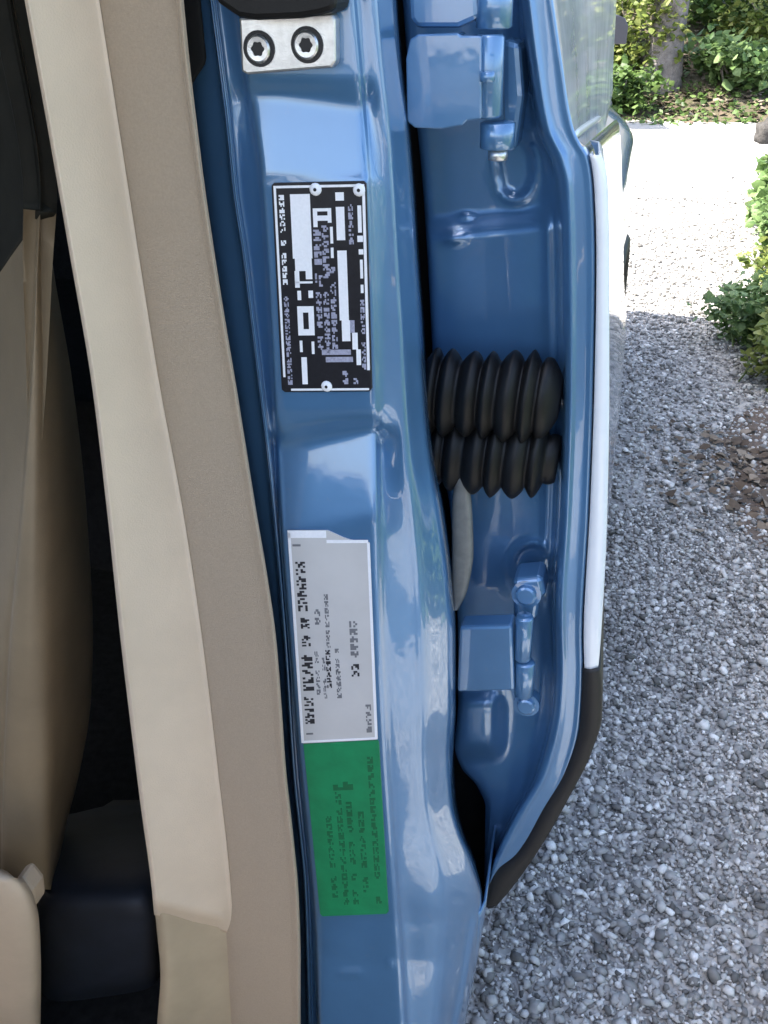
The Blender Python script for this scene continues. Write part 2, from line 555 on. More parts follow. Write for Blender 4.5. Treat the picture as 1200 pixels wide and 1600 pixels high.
# black cladding along the door's lower edge
f_SO = pchip([(1045, 937), (1080, 941), (1126, 940), (1176, 926), (1250, 889), (1320, 849), (1386, 803), (1420, 774)])
rows_c = np.arange(1046, 1421, 5.0)
fin = lambda y: np.minimum(pchip([(1045, 910), (1130, 906), (1207, 883), (1265, 849), (1335, 807), (1374, 762), (1420, 750)])(y), f_SO(y) - 6)
pi_ = at(fin(rows_c), rows_c, .628)
po_ = at(f_SO(rows_c), rows_c, .628)
pm_ = .5 * (pi_ + po_)
ax = np.array([SA, CA, 0])
lat = np.array([CA, -SA, 0])
P = np.stack([pi_ + ax * .02, pi_ + ax * .001, pm_ - ax * .002, po_ - ax * .000 - lat * .001, po_ + ax * .006, po_ + ax * .3 - lat * .020, po_ + ax * .9 - lat * .06], 1)
solid(link('lower_cladding', grid_mesh('lower_cladding', P), M['cladding'], door), .004)

# window glass and its rubber
rows_g = np.arange(-900, 226, 12.0)
p0 = at(f_FO(rows_g), rows_g, .642)
L0g, _, z0g = LDz(p0)
Dg = np.array([.640, .70, .8, .9, 1.0, 1.1, 1.2, 1.3, 1.4, 1.5, 1.7, 1.9, 2.2, 2.45])
Lg = L0g[:, None] - .003 - .038 * ((Dg - .64) / .86)[None, :]
zg = z0g[:, None] - .20 * (1 - sstep(1.03, 1.12, z0g))[:, None] * (np.minimum(Dg - .64, .86) / .86)[None, :]
P = np.stack([Dg[None, :] * SA + Lg * CA, Dg[None, :] * CA - Lg * SA, zg], -1)
solid(link('window_glass', grid_mesh('window_glass', P), M['glass'], door), .004)
bm = bmesh.new()
tube(bm, [cw(L0g[-1] - .008 - .038 * ((d - .64) / .86), d, z0g[-1] - .002 - .10 * (d - .64) / .86) for d in (.645, .8, 1.0, 1.25, 1.5)], .004, 8)
bm_obj('belt_moulding', bm, M['steel'], door, True)


# ------------------------------------------------------------------ hinges
def barrel(name, x, y0, y1, D, r, parent, mat, seg=20):
    a = Vector(at(x, y0, D))
    b = Vector(at(x, y1, D))
    b.x, b.y = a.x + (b.x - a.x) * .4, a.y + (b.y - a.y) * .4
    bm = bmesh.new()
    tube(bm, [a, a.lerp(b, .04), a.lerp(b, .96), b], [r * .86, r, r, r * .86], seg)
    return bm_obj(name, bm, mat, parent, True)


def hinge(label):
    h = None
    return h


# upper hinge: wide leaf wrapping from the pillar onto the knuckles
hu = prism('hinge', [(640, 62), (652, 54), (716, 52), (720, 56), (752, 56), (752, 186), (730, 189), (722, 196), (690, 202), (648, 200), (636, 190), (634, 92)],
           .590, .606, M['paint'], car, .0022, label='upper blue door hinge')
barrel('hinge_knuckle', 766, 53, 184, .602, .0085, hu, M['paint'])
barrel('hinge_knuckle', 778, 190, 232, .606, .0105, hu, M['paint'])
barrel('hinge_knuckle', 774, -30, 45, .606, .0105, hu, M['paint'])
barrel('hinge_pin', 778, 234, 250, .606, .0058, hu, M['steel'])
barrel('hinge_bolt', 762, 112, 128, .588, .0042, hu, M['paint'])
prism('hinge_leaf', [(785, 60), (812, 66), (818, 150), (806, 236), (788, 240), (785, 150)], .640, .665, M['paint'], hu, .004)
prism('hinge_leaf', [(636, -40), (745, -40), (748, 30), (716, 44), (650, 44), (640, 30)], .600, .625, M['paint'], hu, .003)

hl = prism('hinge', [(718, 980), (800, 978), (804, 1080), (714, 1082)], .606, .624, M['paint'], car, .0025, label='lower blue door hinge')
barrel('hinge_knuckle', 820, 962, 1030, .614, .0070, hl, M['paint'])
barrel('hinge_knuckle', 821, 1033, 1086, .614, .0078, hl, M['paint'])


def bolt_head(name, x, y, D, r, parent, mat):
    c = Vector(at(x, y, D))
    n = Vector((-SA, -CA, .12)).normalized()
    bm = bmesh.new()
    tube(bm, [c - n * .012, c - n * .001, c - n * .0009, c + n * .0025, c + n * .0034], [r * 1.35, r * 1.35, r * .95, r * .9, r * .7], 18)
    return bm_obj(name, bm, mat, parent, False)


bevel(prism('hinge_leaf', [(800, 906), (846, 902), (852, 930), (842, 944), (838, 972), (802, 972)], .632, .660, M['paint'], hl, .004), .004, 3)
bolt_head('hinge_bolt', 822, 930, .630, .0088, hl, M['paint'])
bolt_head('hinge_bolt', 822, 1103, .622, .0080, hl, M['paint'])


# ------------------------------------------------------------------ ribbed rubber wiring boots
def boot(name, cx0, cx1, cyf, hh, D, ribs, label):
    n = int(ribs * 12)
    a, b = None, None
    rings = []
    bm = bmesh.new()
    seg = 32
    for k in range(n + 1):
        t = k / n
        x = cx0 + (cx1 - cx0) * t
        y = cyf(t)
        c = Vector(at(x + 2.5 * math.sin(2.9 * t * ribs), y, D + .012 * (2 * t - 1) ** 2))
        ph = (t * ribs) % 1.0
        w = (1 - abs(2 * ph - 1) ** 1.6)
        jit = 1 + .05 * math.sin(7.3 * int(t * ribs) + cx0)
        env = min(1.0, .72 + 3.0 * t, .62 + 3.2 * (1 - t))
        tp = Vector(at(x, y - hh, D)) - Vector(at(x, y, D))
        r = tp.length * env * jit * (.72 + .26 * w)
        up = Vector((0.04, 0, 1)).normalized()
        fw = Vector((-SA, -CA, 0))
        rings.append([bm.verts.new(c + up * math.cos(q * 2 * math.pi / seg) * r + fw * math.sin(q * 2 * math.pi / seg) * r * .72) for q in range(seg)])
    for A, B in zip(rings, rings[1:]):
        for q in range(seg):
            bm.faces.new((A[q], B[q], B[(q + 1) % seg], A[(q + 1) % seg]))
    bm.faces.new(rings[0])
    bm.faces.new(rings[-1][::-1])
    bmesh.ops.recalc_face_normals(bm, faces=bm.faces)
    return bm_obj(name, bm, M['rubber'], car, True, label)


boot('wiring_boot', 656, 873, lambda t: 612 + 12 * t, 72, .628, 7, 'upper black ribbed rubber boot')
boot('wiring_boot', 664, 872, lambda t: 704 + 22 * t - 8 * t * t, 62, .634, 6.5, 'lower black ribbed rubber boot')
# grey strap hanging from the boots to the lower hinge
rows_b = np.arange(738, 958, 6.0)
loft('check_strap', [(pchip([(738, 712), (800, 706), (860, 706), (920, 706), (957, 708)]), .626),
                     (pchip([(738, 716), (800, 712), (860, 711), (920, 710), (957, 709)]), .622),
                     (pchip([(738, 728), (800, 733), (860, 735), (920, 727), (957, 712)]), .622),
                     (pchip([(738, 732), (800, 738), (860, 740), (920, 731), (957, 714)]), .627)], rows_b, M['strap'], car, fine=3, sm=1, thick=.003)

# ------------------------------------------------------------------ striker plate with its two bolts, black stop above
sp = prism('striker_plate', [(372, 28), (518, 20), (523, 30), (524, 98), (517, 106), (386, 117), (377, 112), (374, 40)], .5215, .5305, M['steel'], car, .0013, label='silver striker plate with two socket bolts')


def socket_bolt(cx, cy, s):
    c = Vector(at(cx, cy, .5215))
    # axes of the plate: across and up
    e1 = Vector((CA, -SA, 0))
    e2 = Vector((0, 0, 1))
    nrm = Vector((-SA, -CA, 0))
    def ringpts(bm, r, d, seg=28, star=0):
        out = []
        for k in range(seg):
            a = k * 2 * math.pi / seg
            rr = r * (1 + star * math.cos(6 * a))
            out.append(bm.verts.new(c + e1 * rr * math.cos(a) + e2 * rr * math.sin(a) + nrm * d))
        return out
    def skinrings(bm, rs):
        for A, B in zip(rs, rs[1:]):
            for k in range(len(A)):
                bm.faces.new((A[k], A[(k + 1) % len(A)], B[(k + 1) % len(A)], B[k]))
    bm = bmesh.new()
    rs = [ringpts(bm, s * 1.0, .0003), ringpts(bm, s * 1.0, .0007), ringpts(bm, s * .80, .0007), ringpts(bm, s * .80, .0003)]
    skinrings(bm, rs)
    bmesh.ops.recalc_face_normals(bm, faces=bm.faces)
    ring = bm_obj('bolt_recess', bm, M['boltdark'], sp)
    bm = bmesh.new()
    rs = [ringpts(bm, s * .79, .0002), ringpts(bm, s * .76, .0018), ringpts(bm, s * .66, .0026), ringpts(bm, s * .40, .0024, star=.1), ringpts(bm, s * .36, .0010, star=.1)]
    skinrings(bm, rs)
    bm.faces.new(rs[-1])
    bmesh.ops.recalc_face_normals(bm, faces=bm.faces)
    bm_obj('bolt', bm, M['steel'], sp)
    bm = bmesh.new()
    rs = [ringpts(bm, s * .385, .0021, star=.1), ringpts(bm, s * .385, .0013, star=.1)]
    skinrings(bm, rs)
    bm.faces.new(rs[0])
    bmesh.ops.recalc_face_normals(bm, faces=bm.faces)
    bm_obj('bolt_socket', bm, M['boltdark'], sp)


socket_bolt(405, 76, .0088)
socket_bolt(480, 70, .0088)
prism('striker_stop', [(332, -60), (524, -60), (524, 16), (500, 24), (470, 29), (400, 32), (372, 28), (340, 6), (332, -4)], .505, .530, M['rubber'], car, .003, label='black rubber stop over the striker plate')


# ------------------------------------------------------------------ plates and stickers
def quadmap(c, D):
    (x00, y00), (x10, y10), (x11, y11), (x01, y01) = c   # TL, TR, BR, BL

    def f(u, v):
        x = (x00 * (1 - u) + x10 * u) * (1 - v) + (x01 * (1 - u) + x11 * u) * v
        y = (y00 * (1 - u) + y10 * u) * (1 - v) + (y01 * (1 - u) + y11 * u) * v
        return Vector(at(x, y, D))
    return f


def marks(name, rects, fmap, mat, parent, t=.00012):
    bm = bmesh.new()
    back = Vector((SA, CA, 0)) * t
    for u0, v0, u1, v1 in rects:
        a = [fmap(u0, v0), fmap(u1, v0), fmap(u1, v1), fmap(u0, v1)]
        v = [bm.verts.new(p) for p in a] + [bm.verts.new(p + back) for p in a]
        bm.faces.new((v[3], v[2], v[1], v[0]))
        for i in range(4):
            j = (i + 1) % 4
            bm.faces.new((v[i], v[j], v[j + 4], v[i + 4]))
    bmesh.ops.recalc_face_normals(bm, faces=bm.faces)
    o = bm_obj(name, bm, mat, parent)
    o['kind'] = 'stuff'
    return o


def glyphs(u0, u1, v0, v1, n, fill=.62, rnd=random):
    """n small unreadable stroke marks in a line running down a label"""
    out = []
    h = (v1 - v0) / n
    w = u1 - u0
    for k in range(n):
        if rnd.random() < .06:
            continue
        a = v0 + h * k
        nb = 4
        for i in range(nb):
            run = None
            bits = [rnd.random() < fill for _ in range(3)]
            if i in (0, nb - 1) and not any(bits):
                bits[rnd.randint(0, 2)] = True
            for j, bit in enumerate(bits):
                if bit:
                    out.append((u0 + w * i / nb, a + h * (.08 + .27 * j), u0 + w * (i + 1) / nb, a + h * (.08 + .27 * (j + 1))))
    return out


# data plate
pc = [(424, 288), (572, 285), (581, 611), (441, 612)]
plate = prism('data_plate', [(424, 290), (428, 286), (568, 283), (572, 287), (581, 607), (577, 612), (445, 613), (440, 609)], .5236, .5252, M['plate'], car, .0003, label='black data plate with white printing')
pf = quadmap(pc, .52345)
bd = .012
wh = [(.02, .008, .98, .020), (.02, .02, .045, .93), (.955, .02, .985, .90), (.10, .986, .97, .996)]
wh += [(.19, .05, .40, .36), (.21, .36, .39, .42)]
wh += [(.20, .42, .25, .50), (.32, .42, .39, .46), (.20, .47, .39, .48)]
wh += [(.22, .515, .26, .56), (.34, .515, .39, .55)]
wh += [(.21, .59, .27, .73), (.33, .59, .39, .73), (.27, .59, .33, .62), (.27, .70, .33, .73)]
wh += [(.22, .755, .25, .81), (.35, .76, .38, .82), (.23, .835, .29, .965)]
wh += [(.67, .045, .76, .085), (.67, .115, .76, .275), (.67, .325, .77, .66), (.69, .66, .78, .76), (.80, .72, .86, .80), (.84, .80, .89, .875)]
wh += [(.90, .11, .94, .24), (.89, .255, .95, .285), (.90, .32, .95, .345), (.91, .37, .94, .46), (.91, .49, .94, .53)]
wh += [(.425, .12, .62, .135), (.425, .135, .47, .21), (.58, .135, .62, .19), (.60, .21, .63, .29), (.60, .31, .63, .36)]
wh += [(.47, .155, .58, .18)]
wh += glyphs(.07, .125, .05, .30, 8) + glyphs(.07, .12, .33, .52, 6)
marks('white_printing', wh, pf, M['white'], plate)
gr = glyphs(.07, .12, .54, .97, 16)
gr += glyphs(.42, .50, .22, .50, 8) + glyphs(.51, .58, .20, .46, 7) + glyphs(.42, .48, .52, .84, 9) + glyphs(.50, .56, .52, .82, 9) + glyphs(.58, .64, .40, .80, 11)
gr += glyphs(.80, .85, .10, .30, 5) + glyphs(.90, .945, .56, .90, 10) + glyphs(.68, .74, .90, .97, 2) + glyphs(.80, .85, .90, .97, 2)
gr += [(.78, .66, .83, .72), (.46, .80, .78, .825), (.50, .835, .80, .86)]
marks('grey_printing', gr, pf, M['greyprint'], plate)


def rivet(u, v, fmap, parent, r=.0035):
    c = fmap(u, v)
    bm = bmesh.new()
    n = Vector((-SA, -CA, 0))
    tube(bm, [c - n * .0005, c + n * .0006, c + n * .0012, c + n * .0013], [r, r, r * .75, r * .4], 14)
    bm_obj('rivet', bm, M['white'], parent, True)
    bm = bmesh.new()
    tube(bm, [c + n * .0011, c + n * .0016], [r * .28, r * .28], 8)
    bm_obj('rivet_hole', bm, M['boltdark'], parent, False)


rivet(.465, .028, pf, plate)
rivet(.925, .035, pf, plate)
rivet(.50, .975, pf, plate)

# silver-white label with a lifted top corner
lab = prism('paper_label', [(449, 829), (512, 829), (536, 840), (548, 844), (577, 848), (590, 1154), (588, 1156), (474, 1162), (471, 1160)], .5200, .5210, M['label'], car, .0002, label='silver white sticker with black lettering')
lf = quadmap([(449, 829), (577, 829), (590, 1155), (471, 1161)], .5198)
ik = glyphs(.07, .19, .145, .385, 7) + glyphs(.09, .20, .41, .55, 5) + glyphs(.07, .21, .585, .76, 5) + glyphs(.07, .19, .775, .915, 5)
ik += glyphs(.70, .80, .635, .70, 2) + glyphs(.38, .44, .565, .75, 7)
marks('black_lettering', ik, lf, M['ink'], lab)
gk = glyphs(.40, .45, .30, .56, 8) + glyphs(.27, .34, .37, .45, 2) + glyphs(.24, .29, .57, .78, 7) + glyphs(.33, .37, .60, .80, 6) + glyphs(.50, .55, .56, .68, 5) + glyphs(.50, .56, .66, .80, 5)
gk += glyphs(.70, .80, .43, .61, 5) + glyphs(.86, .93, .83, .97, 4) + [(.05, .065, .15, .075), (.07, .955, .16, .963)]
marks('grey_lettering', gk, lf, M['greyink'], lab)
edge = [(0.0, .01, .035, .99), (.965, .06, 1.0, .99), (.0, .99, 1.0, 1.0), (.0, .0, .47, .035), (.47, .045, .98, .06)]
marks('label_border', edge, lf, M['white'], lab)

grn = prism('green_label', [(474, 1163), (590, 1157), (592, 1160), (607, 1424), (604, 1428), (504, 1432), (500, 1428)], .5200, .5210, M['green'], car, .0002, label='plain green sticker below the white one')
gf = quadmap([(476, 1164), (590, 1160), (606, 1426), (501, 1430)], .5198)
gi = glyphs(.84, .92, .08, .95, 18) + glyphs(.20, .28, .42, .95, 12) + glyphs(.36, .44, .28, .95, 14) + glyphs(.5, .58, .34, .95, 13) + glyphs(.66, .74, .40, .93, 11) + glyphs(.34, .62, .22, .28, 1)
marks('dark_green_printing', gi, gf, M['greenink'], grn)

# small bright screw on the pillar edge
c = Vector(at(638, 618, .552))
bm = bmesh.new()
n_ = Vector((.5, -.8, .35)).normalized()
tube(bm, [c - n_ * .002, c + n_ * .0006, c + n_ * .0014], [.0024, .0024, .0014], 12)
bm_obj('edge_screw', bm, M['steel'], car, True)

# ------------------------------------------------------------------ seat, seen dimly at the left
f_s1 = pchip([(-400, -60), (0, 18), (240, 57), (300, 61), (400, 56), (600, 47), (800, 32), (1000, 15), (1200, 5), (1400, 0)])
f_s2 = pchip([(-400, -58), (0, 20), (240, 59), (300, 64), (400, 68), (600, 76), (800, 78), (1000, 76), (1200, 78), (1300, 78), (1400, 76)])
f_s3 = pchip([(-400, -56), (0, 22), (240, 62), (300, 70), (400, 82), (600, 116), (800, 138), (1000, 148), (1100, 144), (1200, 128), (1300, 103), (1400, 84)])
turn = lambda a, b: (lambda y: a + (b - a) * sstep(380, 1050, y))
seat_cols = [(-260, turn(.86, .60)), (-120, turn(.72, .55)), (lambda y: f_s1(y) - 8, turn(.55, .522)), (f_s1, turn(.54, .524)), (lambda y: f_s1(y) + 3, turn(.535, .516)), (lerpc(f_s1, f_s2, .5), turn(.54, .517)), (f_s2, turn(.56, .53)),
                          (lerpc(f_s2, f_s3, .5), .58), (f_s3, .66), (lambda y: f_s3(y) - 8, .74)]
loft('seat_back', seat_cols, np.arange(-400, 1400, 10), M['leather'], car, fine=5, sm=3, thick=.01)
loft('seat_top_shade', seat_cols, np.arange(-400, 336, 8), M['shoulder'], car, fine=5, sm=3, thick=.01, yshift=lambda X, Y: (64 - X) * 1.5 * sstep(-300, 330, Y), bump=lambda X, Y: 0 * X - .006, label='upper part of the seat back, coloured dark for shade')  # darker copy of the seat top, its colour standing for shade
f_c = pchip([(1370, 34), (1400, 52), (1440, 60), (1520, 63), (1600, 62), (1750, 60)])
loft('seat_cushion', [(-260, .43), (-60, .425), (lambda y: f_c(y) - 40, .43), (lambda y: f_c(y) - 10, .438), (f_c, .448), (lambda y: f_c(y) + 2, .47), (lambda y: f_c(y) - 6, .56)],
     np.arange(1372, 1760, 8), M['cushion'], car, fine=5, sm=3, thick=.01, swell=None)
prism('seat_hinge_cover', [(22, 1376), (32, 1372), (50, 1394), (54, 1420), (40, 1424), (30, 1404)], .455, .475, M['cushion'], car, .004)
loft('seat_base', [(60, .56), (72, .548), (100, .545), (160, .55), (225, .556), (246, .575), (250, .62)], np.arange(1250, 1600, 10), M['darkplastic'], car, fine=4, sm=3, thick=.006,
     bump=lambda X, Y: .30 * (1 - sstep(1230, 1440, Y)) ** 1.5 + .05 * sstep(1530, 1600, Y + .35 * (X - 160)))

# ------------------------------------------------------------------ rest of the body: roof, far side, rear, floor
bm = bmesh.new()
Lo, Li = -.22, -1.76
NR = 14
# roof, gently crowned
ring0 = []
for i in range(NR + 1):
    L = Lo + (Li - Lo) * i / NR
    row = []
    for D in np.linspace(-.35, 3.1, 16):
        zc = 1.50 - .06 * (2 * i / NR - 1) ** 4 - .03 * max(0, (D - 1.6) / 1.5) ** 2 - .05 * max(0, (-D) / .35) ** 2
        row.append(bm.verts.new(cw(L, D, zc)))
    ring0.append(row)
for a, b in zip(ring0, ring0[1:]):
    for k in range(len(a) - 1):
        bm.faces.new((a[k], b[k], b[k + 1], a[k + 1]))
bmesh.ops.recalc_face_normals(bm, faces=bm.faces)
o = bm_obj('roof', bm, M['paint'], car, True)
solid(o, .03)
bm = bmesh.new()
box_ldz(bm, -1.78, -1.74, -1.2, 3.3, .25, .98)       # far side
box_ldz(bm, -1.74, -1.62, -.35, -.25, .98, 1.45)
box_ldz(bm, -1.74, -1.62, .5, .7, .98, 1.45)
box_ldz(bm, -1.74, -1.62, 1.7, 1.85, .98, 1.45)
box_ldz(bm, -1.74, -1.60, 2.7, 3.1, .98, 1.45)
box_ldz(bm, -1.74, -.26, 3.3, 3.36, .35, .9)        # tail
box_ldz(bm, -1.70, -.36, 3.1, 3.16, .9, 1.44)
o = bm_obj('body_shell', bm, M['paint'], car)
bevel(o, .01)
bm = bmesh.new()
box_ldz(bm, -1.74, -.14, -1.2, 3.3, .08, .11)        # floor
box_ldz(bm, -1.74, -.14, -1.25, -1.2, .25, .95)      # front of the cabin
box_ldz(bm, -1.72, -.16, 1.7, 1.8, .27, 1.2)         # back of the rear bench
box_ldz(bm, -1.72, -.18, 1.15, 1.7, .27, .58)
o = bm_obj('cabin_floor', bm, M['carpet'], car)
bevel(o, .01)
bm = bmesh.new()  # unseen opaque panes, added to keep sun off the rear bench
for a, b in ((-1.2, -.36), (-.24, .49), (.71, 1.69), (1.86, 2.69)):
    box_ldz(bm, -1.70, -1.69, a, b, .96, 1.46)
    break
bm_obj('window_blocker', bm, M['blockpane'], car)
for a, b in ((-.24, .49), (.71, 1.69), (1.86, 2.69)):
    bm = bmesh.new()
    box_ldz(bm, -1.70, -1.69, a, b, .96, 1.46)
    bm_obj('window_blocker', bm, M['blockpane'], car)
bm = bmesh.new()
box_ldz(bm, -1.70, -.26, -1.2, -.62, .30, .94)
o = bm_obj('dashboard', bm, M['darkplastic'], car)
bevel(o, .06, 4)
hx = Vector(cw(-.12, -.60, 0))
ph = R(70)
dl_ = Vector(cw(math.sin(ph), math.cos(ph), 0))
dn_ = Vector(cw(-math.cos(ph), math.sin(ph), 0))


def door_box(name, a0, a1, n0, n1, za, zb, mat, parent, bw=.01):
    b = bmesh.new()
    vs = [b.verts.new(hx + dl_ * a + dn_ * n + Vector((0, 0, z))) for z in (za, zb) for a, n in ((a0, n0), (a1, n0), (a1, n1), (a0, n1))]
    for f in ((3, 2, 1, 0), (4, 5, 6, 7), (0, 1, 5, 4), (1, 2, 6, 5), (2, 3, 7, 6), (3, 0, 4, 7)):
        b.faces.new([vs[i] for i in f])
    bmesh.ops.recalc_face_normals(b, faces=b.faces)
    return bevel(bm_obj(name, b, mat, parent), bw, 3).id_data


fd = door_box('front_door', 0, 1.02, -.14, -.02, .36, 1.0, M['paint'], car, .03)
door_box('door_lining', .06, .97, -.018, .03, .42, .98, M['sealtrim'], fd, .02)
door_box('armrest', .25, .8, .032, .09, .66, .74, M['lowtrim'], fd, .015)
door_box('window_frame', .96, 1.02, -.10, -.05, 1.003, 1.42, M['paint'], fd, .01)
door_box('window_frame', .25, 1.02, -.10, -.05, 1.423, 1.47, M['paint'], fd, .01)
# sill running back below the door
rs = np.arange(1424, 1760, 8.0)
pp = at(f_PR(rs), rs, .571)
P = np.stack([pp - ax * .004 - lat * .004, pp, pp + ax * .012 + lat * .002, pp + ax * .1 - lat * .004, pp + ax * .9 - lat * .004], 1)
solid(link('rocker_panel', grid_mesh('rocker_panel', P), M['paint'], car), .002)

# rear quarter panel with its shoulder, then the black arch lip and wheel
zq = np.linspace(.34, .84, 30)
Dq = np.concatenate([np.linspace(1.55, 2.6, 26), np.linspace(2.65, 3.34, 10)])
ZZ, DD = np.meshgrid(zq, Dq, indexing='ij')
LL = -.088 + .030 * np.exp(-((ZZ - .66) / .10) ** 2) * np.exp(-((DD - 2.02) / .5) ** 2) - .09 * sstep(.75, .84, ZZ) - .10 * sstep(2.6, 3.34, DD)
LL = np.minimum(LL, -.05)
wheel_c = (2.08, .30)
rr = np.sqrt((DD - wheel_c[0]) ** 2 + (ZZ - wheel_c[1]) ** 2)
P = np.stack([DD * SA + LL * CA, DD * CA - LL * SA, ZZ], -1)
me = grid_mesh('quarter_panel', P)
bm = bmesh.new()
bm.from_mesh(me)
kill = []
cx, cy, _ = cw(0, wheel_c[0], 0)
for f in bm.faces:
    c = f.calc_center_median()
    d = c.x * SA + c.y * CA
    if math.hypot(d - wheel_c[0], c.z - wheel_c[1]) < .315:
        kill.append(f)
bmesh.ops.delete(bm, geom=kill, context='FACES')
bm.to_mesh(me)
bm.free()
qp = link('quarter_panel', me, M['paint'], car)
solid(qp, .003)
bm = bmesh.new()
tube(bm, [cw(-.070, wheel_c[0] + .328 * math.cos(t), wheel_c[1] + .328 * math.sin(t)) for t in np.linspace(-.1, math.pi + .1, 30)], .021, 10)
bm_obj('arch_moulding', bm, M['cladding'], qp, True)
bm = bmesh.new()
box_ldz(bm, -.36, -.28, 2.46, 3.1, .90, 1.44)
bevel(bm_obj('rear_pillar', bm, M['paint'], car), .01)


def wheel(L, D):
    bm = bmesh.new()
    prof = [(.19, .0), (.21, .004), (.27, .006), (.305, .002), (.322, -.02), (.325, -.10), (.322, -.18), (.30, -.20), (.2, -.2)]
    rings = []
    for k in range(40):
        a = k * math.pi * 2 / 40
        rings.append([bm.verts.new(cw(L + o, D + .9 * r * math.cos(a), .30 + .9 * r * math.sin(a))) for r, o in prof])
    for k in range(40):
        A, B = rings[k], rings[(k + 1) % 40]
        for i in range(len(prof) - 1):
            bm.faces.new((A[i], A[i + 1], B[i + 1], B[i]))
    bmesh.ops.recalc_face_normals(bm, faces=bm.faces)
    w = bm_obj('wheel', bm, M['rubber'], car, True)
    bm = bmesh.new()
    for k in range(5):
        a = k * 2 * math.pi / 5
        c0, c1 = math.cos(a), math.sin(a)
        tube(bm, [cw(L - .03, D + .03 * c0, .30 + .03 * c1), cw(L - .025, D + .11 * c0, .30 + .1 * c1), cw(L - .03, D + .175 * c0, .30 + .175 * c1)], [.035, .028, .03], 8)
    tube(bm, [cw(L - .05, D, .30), cw(L - .015, D, .30)], [.05, .045], 16)
    bm_obj('rim', bm, M['rim'], w, True)


wheel(-.10, wheel_c[0])

# ------------------------------------------------------------------ ground, road, bank
def ground_mat():
    m, nt, bs = mat_new('gravel_ground')
    n1 = noise(nt, 0.9, 5, 0.6)
    vor = nt.nodes.new('ShaderNodeTexVoronoi')
    tc = nt.nodes.new('ShaderNodeTexCoord')
    nt.links.new(tc.outputs['Object'], vor.inputs['Vector'])
    vor.inputs['Scale'].default_value = 75
    r1 = ramp(nt, vor.outputs['Color'], [(0.1, (0.26, 0.25, 0.24)), (0.5, (0.42, 0.405, 0.38)), (0.9, (0.60, 0.58, 0.54))])
    r2 = ramp(nt, n1.outputs[0], [(0.35, (0.8, 0.79, 0.78)), (0.7, (1.05, 1.05, 1.05))])
    mx = nt.nodes.new('ShaderNodeMix')
    mx.data_type = 'RGBA'
    mx.blend_type = 'MULTIPLY'
    mx.inputs[0].default_value = 1
    nt.links.new(r1.outputs[0], mx.inputs[6])
    nt.links.new(r2.outputs[0], mx.inputs[7])
    nt.links.new(mx.outputs[2], bs.inputs['Base Color'])
    bs.inputs['Roughness'].default_value = 0.9
    add_bump(nt, bs, vor.outputs['Distance'], 0.8, 0.01)
    return m


def soil_mat(name, a, b, scale=7):
    m, nt, bs = mat_new(name)
    n1 = noise(nt, scale, 8, 0.7)
    r = ramp(nt, n1.outputs[0], [(0.3, a), (0.7, b)])
    nt.links.new(r.outputs[0], bs.inputs['Base Color'])
    bs.inputs['Roughness'].default_value = 0.95
    n2 = noise(nt, 60, 6, 0.7)
    add_bump(nt, bs, n2.outputs[0], 0.8, 0.02)
    return m


def island_mat(name, stops, rough=0.7, trans=0.0, spec=0.4):
    m, nt, bs = mat_new(name)
    geo = nt.nodes.new('ShaderNodeNewGeometry')
    r = ramp(nt, geo.outputs['Random Per Island'], stops)
    n = noise(nt, 90, 3)
    r2 = ramp(nt, n.outputs[0], [(0.3, (0.8, 0.8, 0.8)), (0.7, (1.15, 1.15, 1.15))])
    mx = nt.nodes.new('ShaderNodeMix')
    mx.data_type = 'RGBA'
    mx.blend_type = 'MULTIPLY'
    mx.inputs[0].default_value = 1
    nt.links.new(r.outputs[0], mx.inputs[6])
    nt.links.new(r2.outputs[0], mx.inputs[7])
    nt.links.new(mx.outputs[2], bs.inputs['Base Color'])
    bs.inputs['Roughness'].default_value = rough
    bs.inputs['Specular IOR Level'].default_value = spec
    if trans:
        t = nt.nodes.new('ShaderNodeBsdfTranslucent')
        nt.links.new(mx.outputs[2], t.inputs[0])
        ms = nt.nodes.new('ShaderNodeMixShader')
        ms.inputs[0].default_value = trans
        out = nt.nodes['Material Output']
        nt.links.new(bs.outputs[0], ms.inputs[1])
        nt.links.new(t.outputs[0], ms.inputs[2])
        nt.links.new(ms.outputs[0], out.inputs[0])
    return m


M['ground'] = ground_mat()
M['soil'] = soil_mat('brown_soil', (0.10, 0.075, 0.055), (0.2, 0.15, 0.115))
M['bank'] = soil_mat('leaf_litter_soil', (0.06, 0.055, 0.03), (0.16, 0.13, 0.08), 3)
M['stones'] = island_mat('grey_gravel_stones', [(0.0, (0.12, 0.115, 0.105)), (0.25, (0.26, 0.25, 0.235)), (0.6, (0.44, 0.425, 0.40)), (0.85, (0.60, 0.58, 0.54)), (1.0, (0.80, 0.78, 0.74))], .75)
M['road'] = soil_mat('pale_road', (0.36, 0.35, 0.33), (0.48, 0.47, 0.45), 5)
M['leaf'] = island_mat('green_leaves', [(0.0, (0.045, 0.085, 0.02)), (0.5, (0.085, 0.15, 0.035)), (1.0, (0.16, 0.23, 0.075))], .5, .35)
M['leaf_y'] = island_mat('yellow_green_leaves', [(0.0, (0.09, 0.13, 0.025)), (0.5, (0.20, 0.25, 0.055)), (1.0, (0.34, 0.36, 0.12))], .5, .4)
M['leaf_b'] = island_mat('bright_green_leaves', [(0.0, (0.06, 0.12, 0.035)), (0.5, (0.15, 0.235, 0.075)), (1.0, (0.28, 0.38, 0.17))], .5, .4)
M['litter'] = island_mat('litter', [(0.0, (0.07, 0.05, 0.035)), (0.5, (0.15, 0.11, 0.075)), (1.0, (0.30, 0.25, 0.19))], .9)
M['bark'] = soil_mat('pinkish_grey_bark', (0.13, 0.11, 0.10), (0.34, 0.30, 0.28), 12)
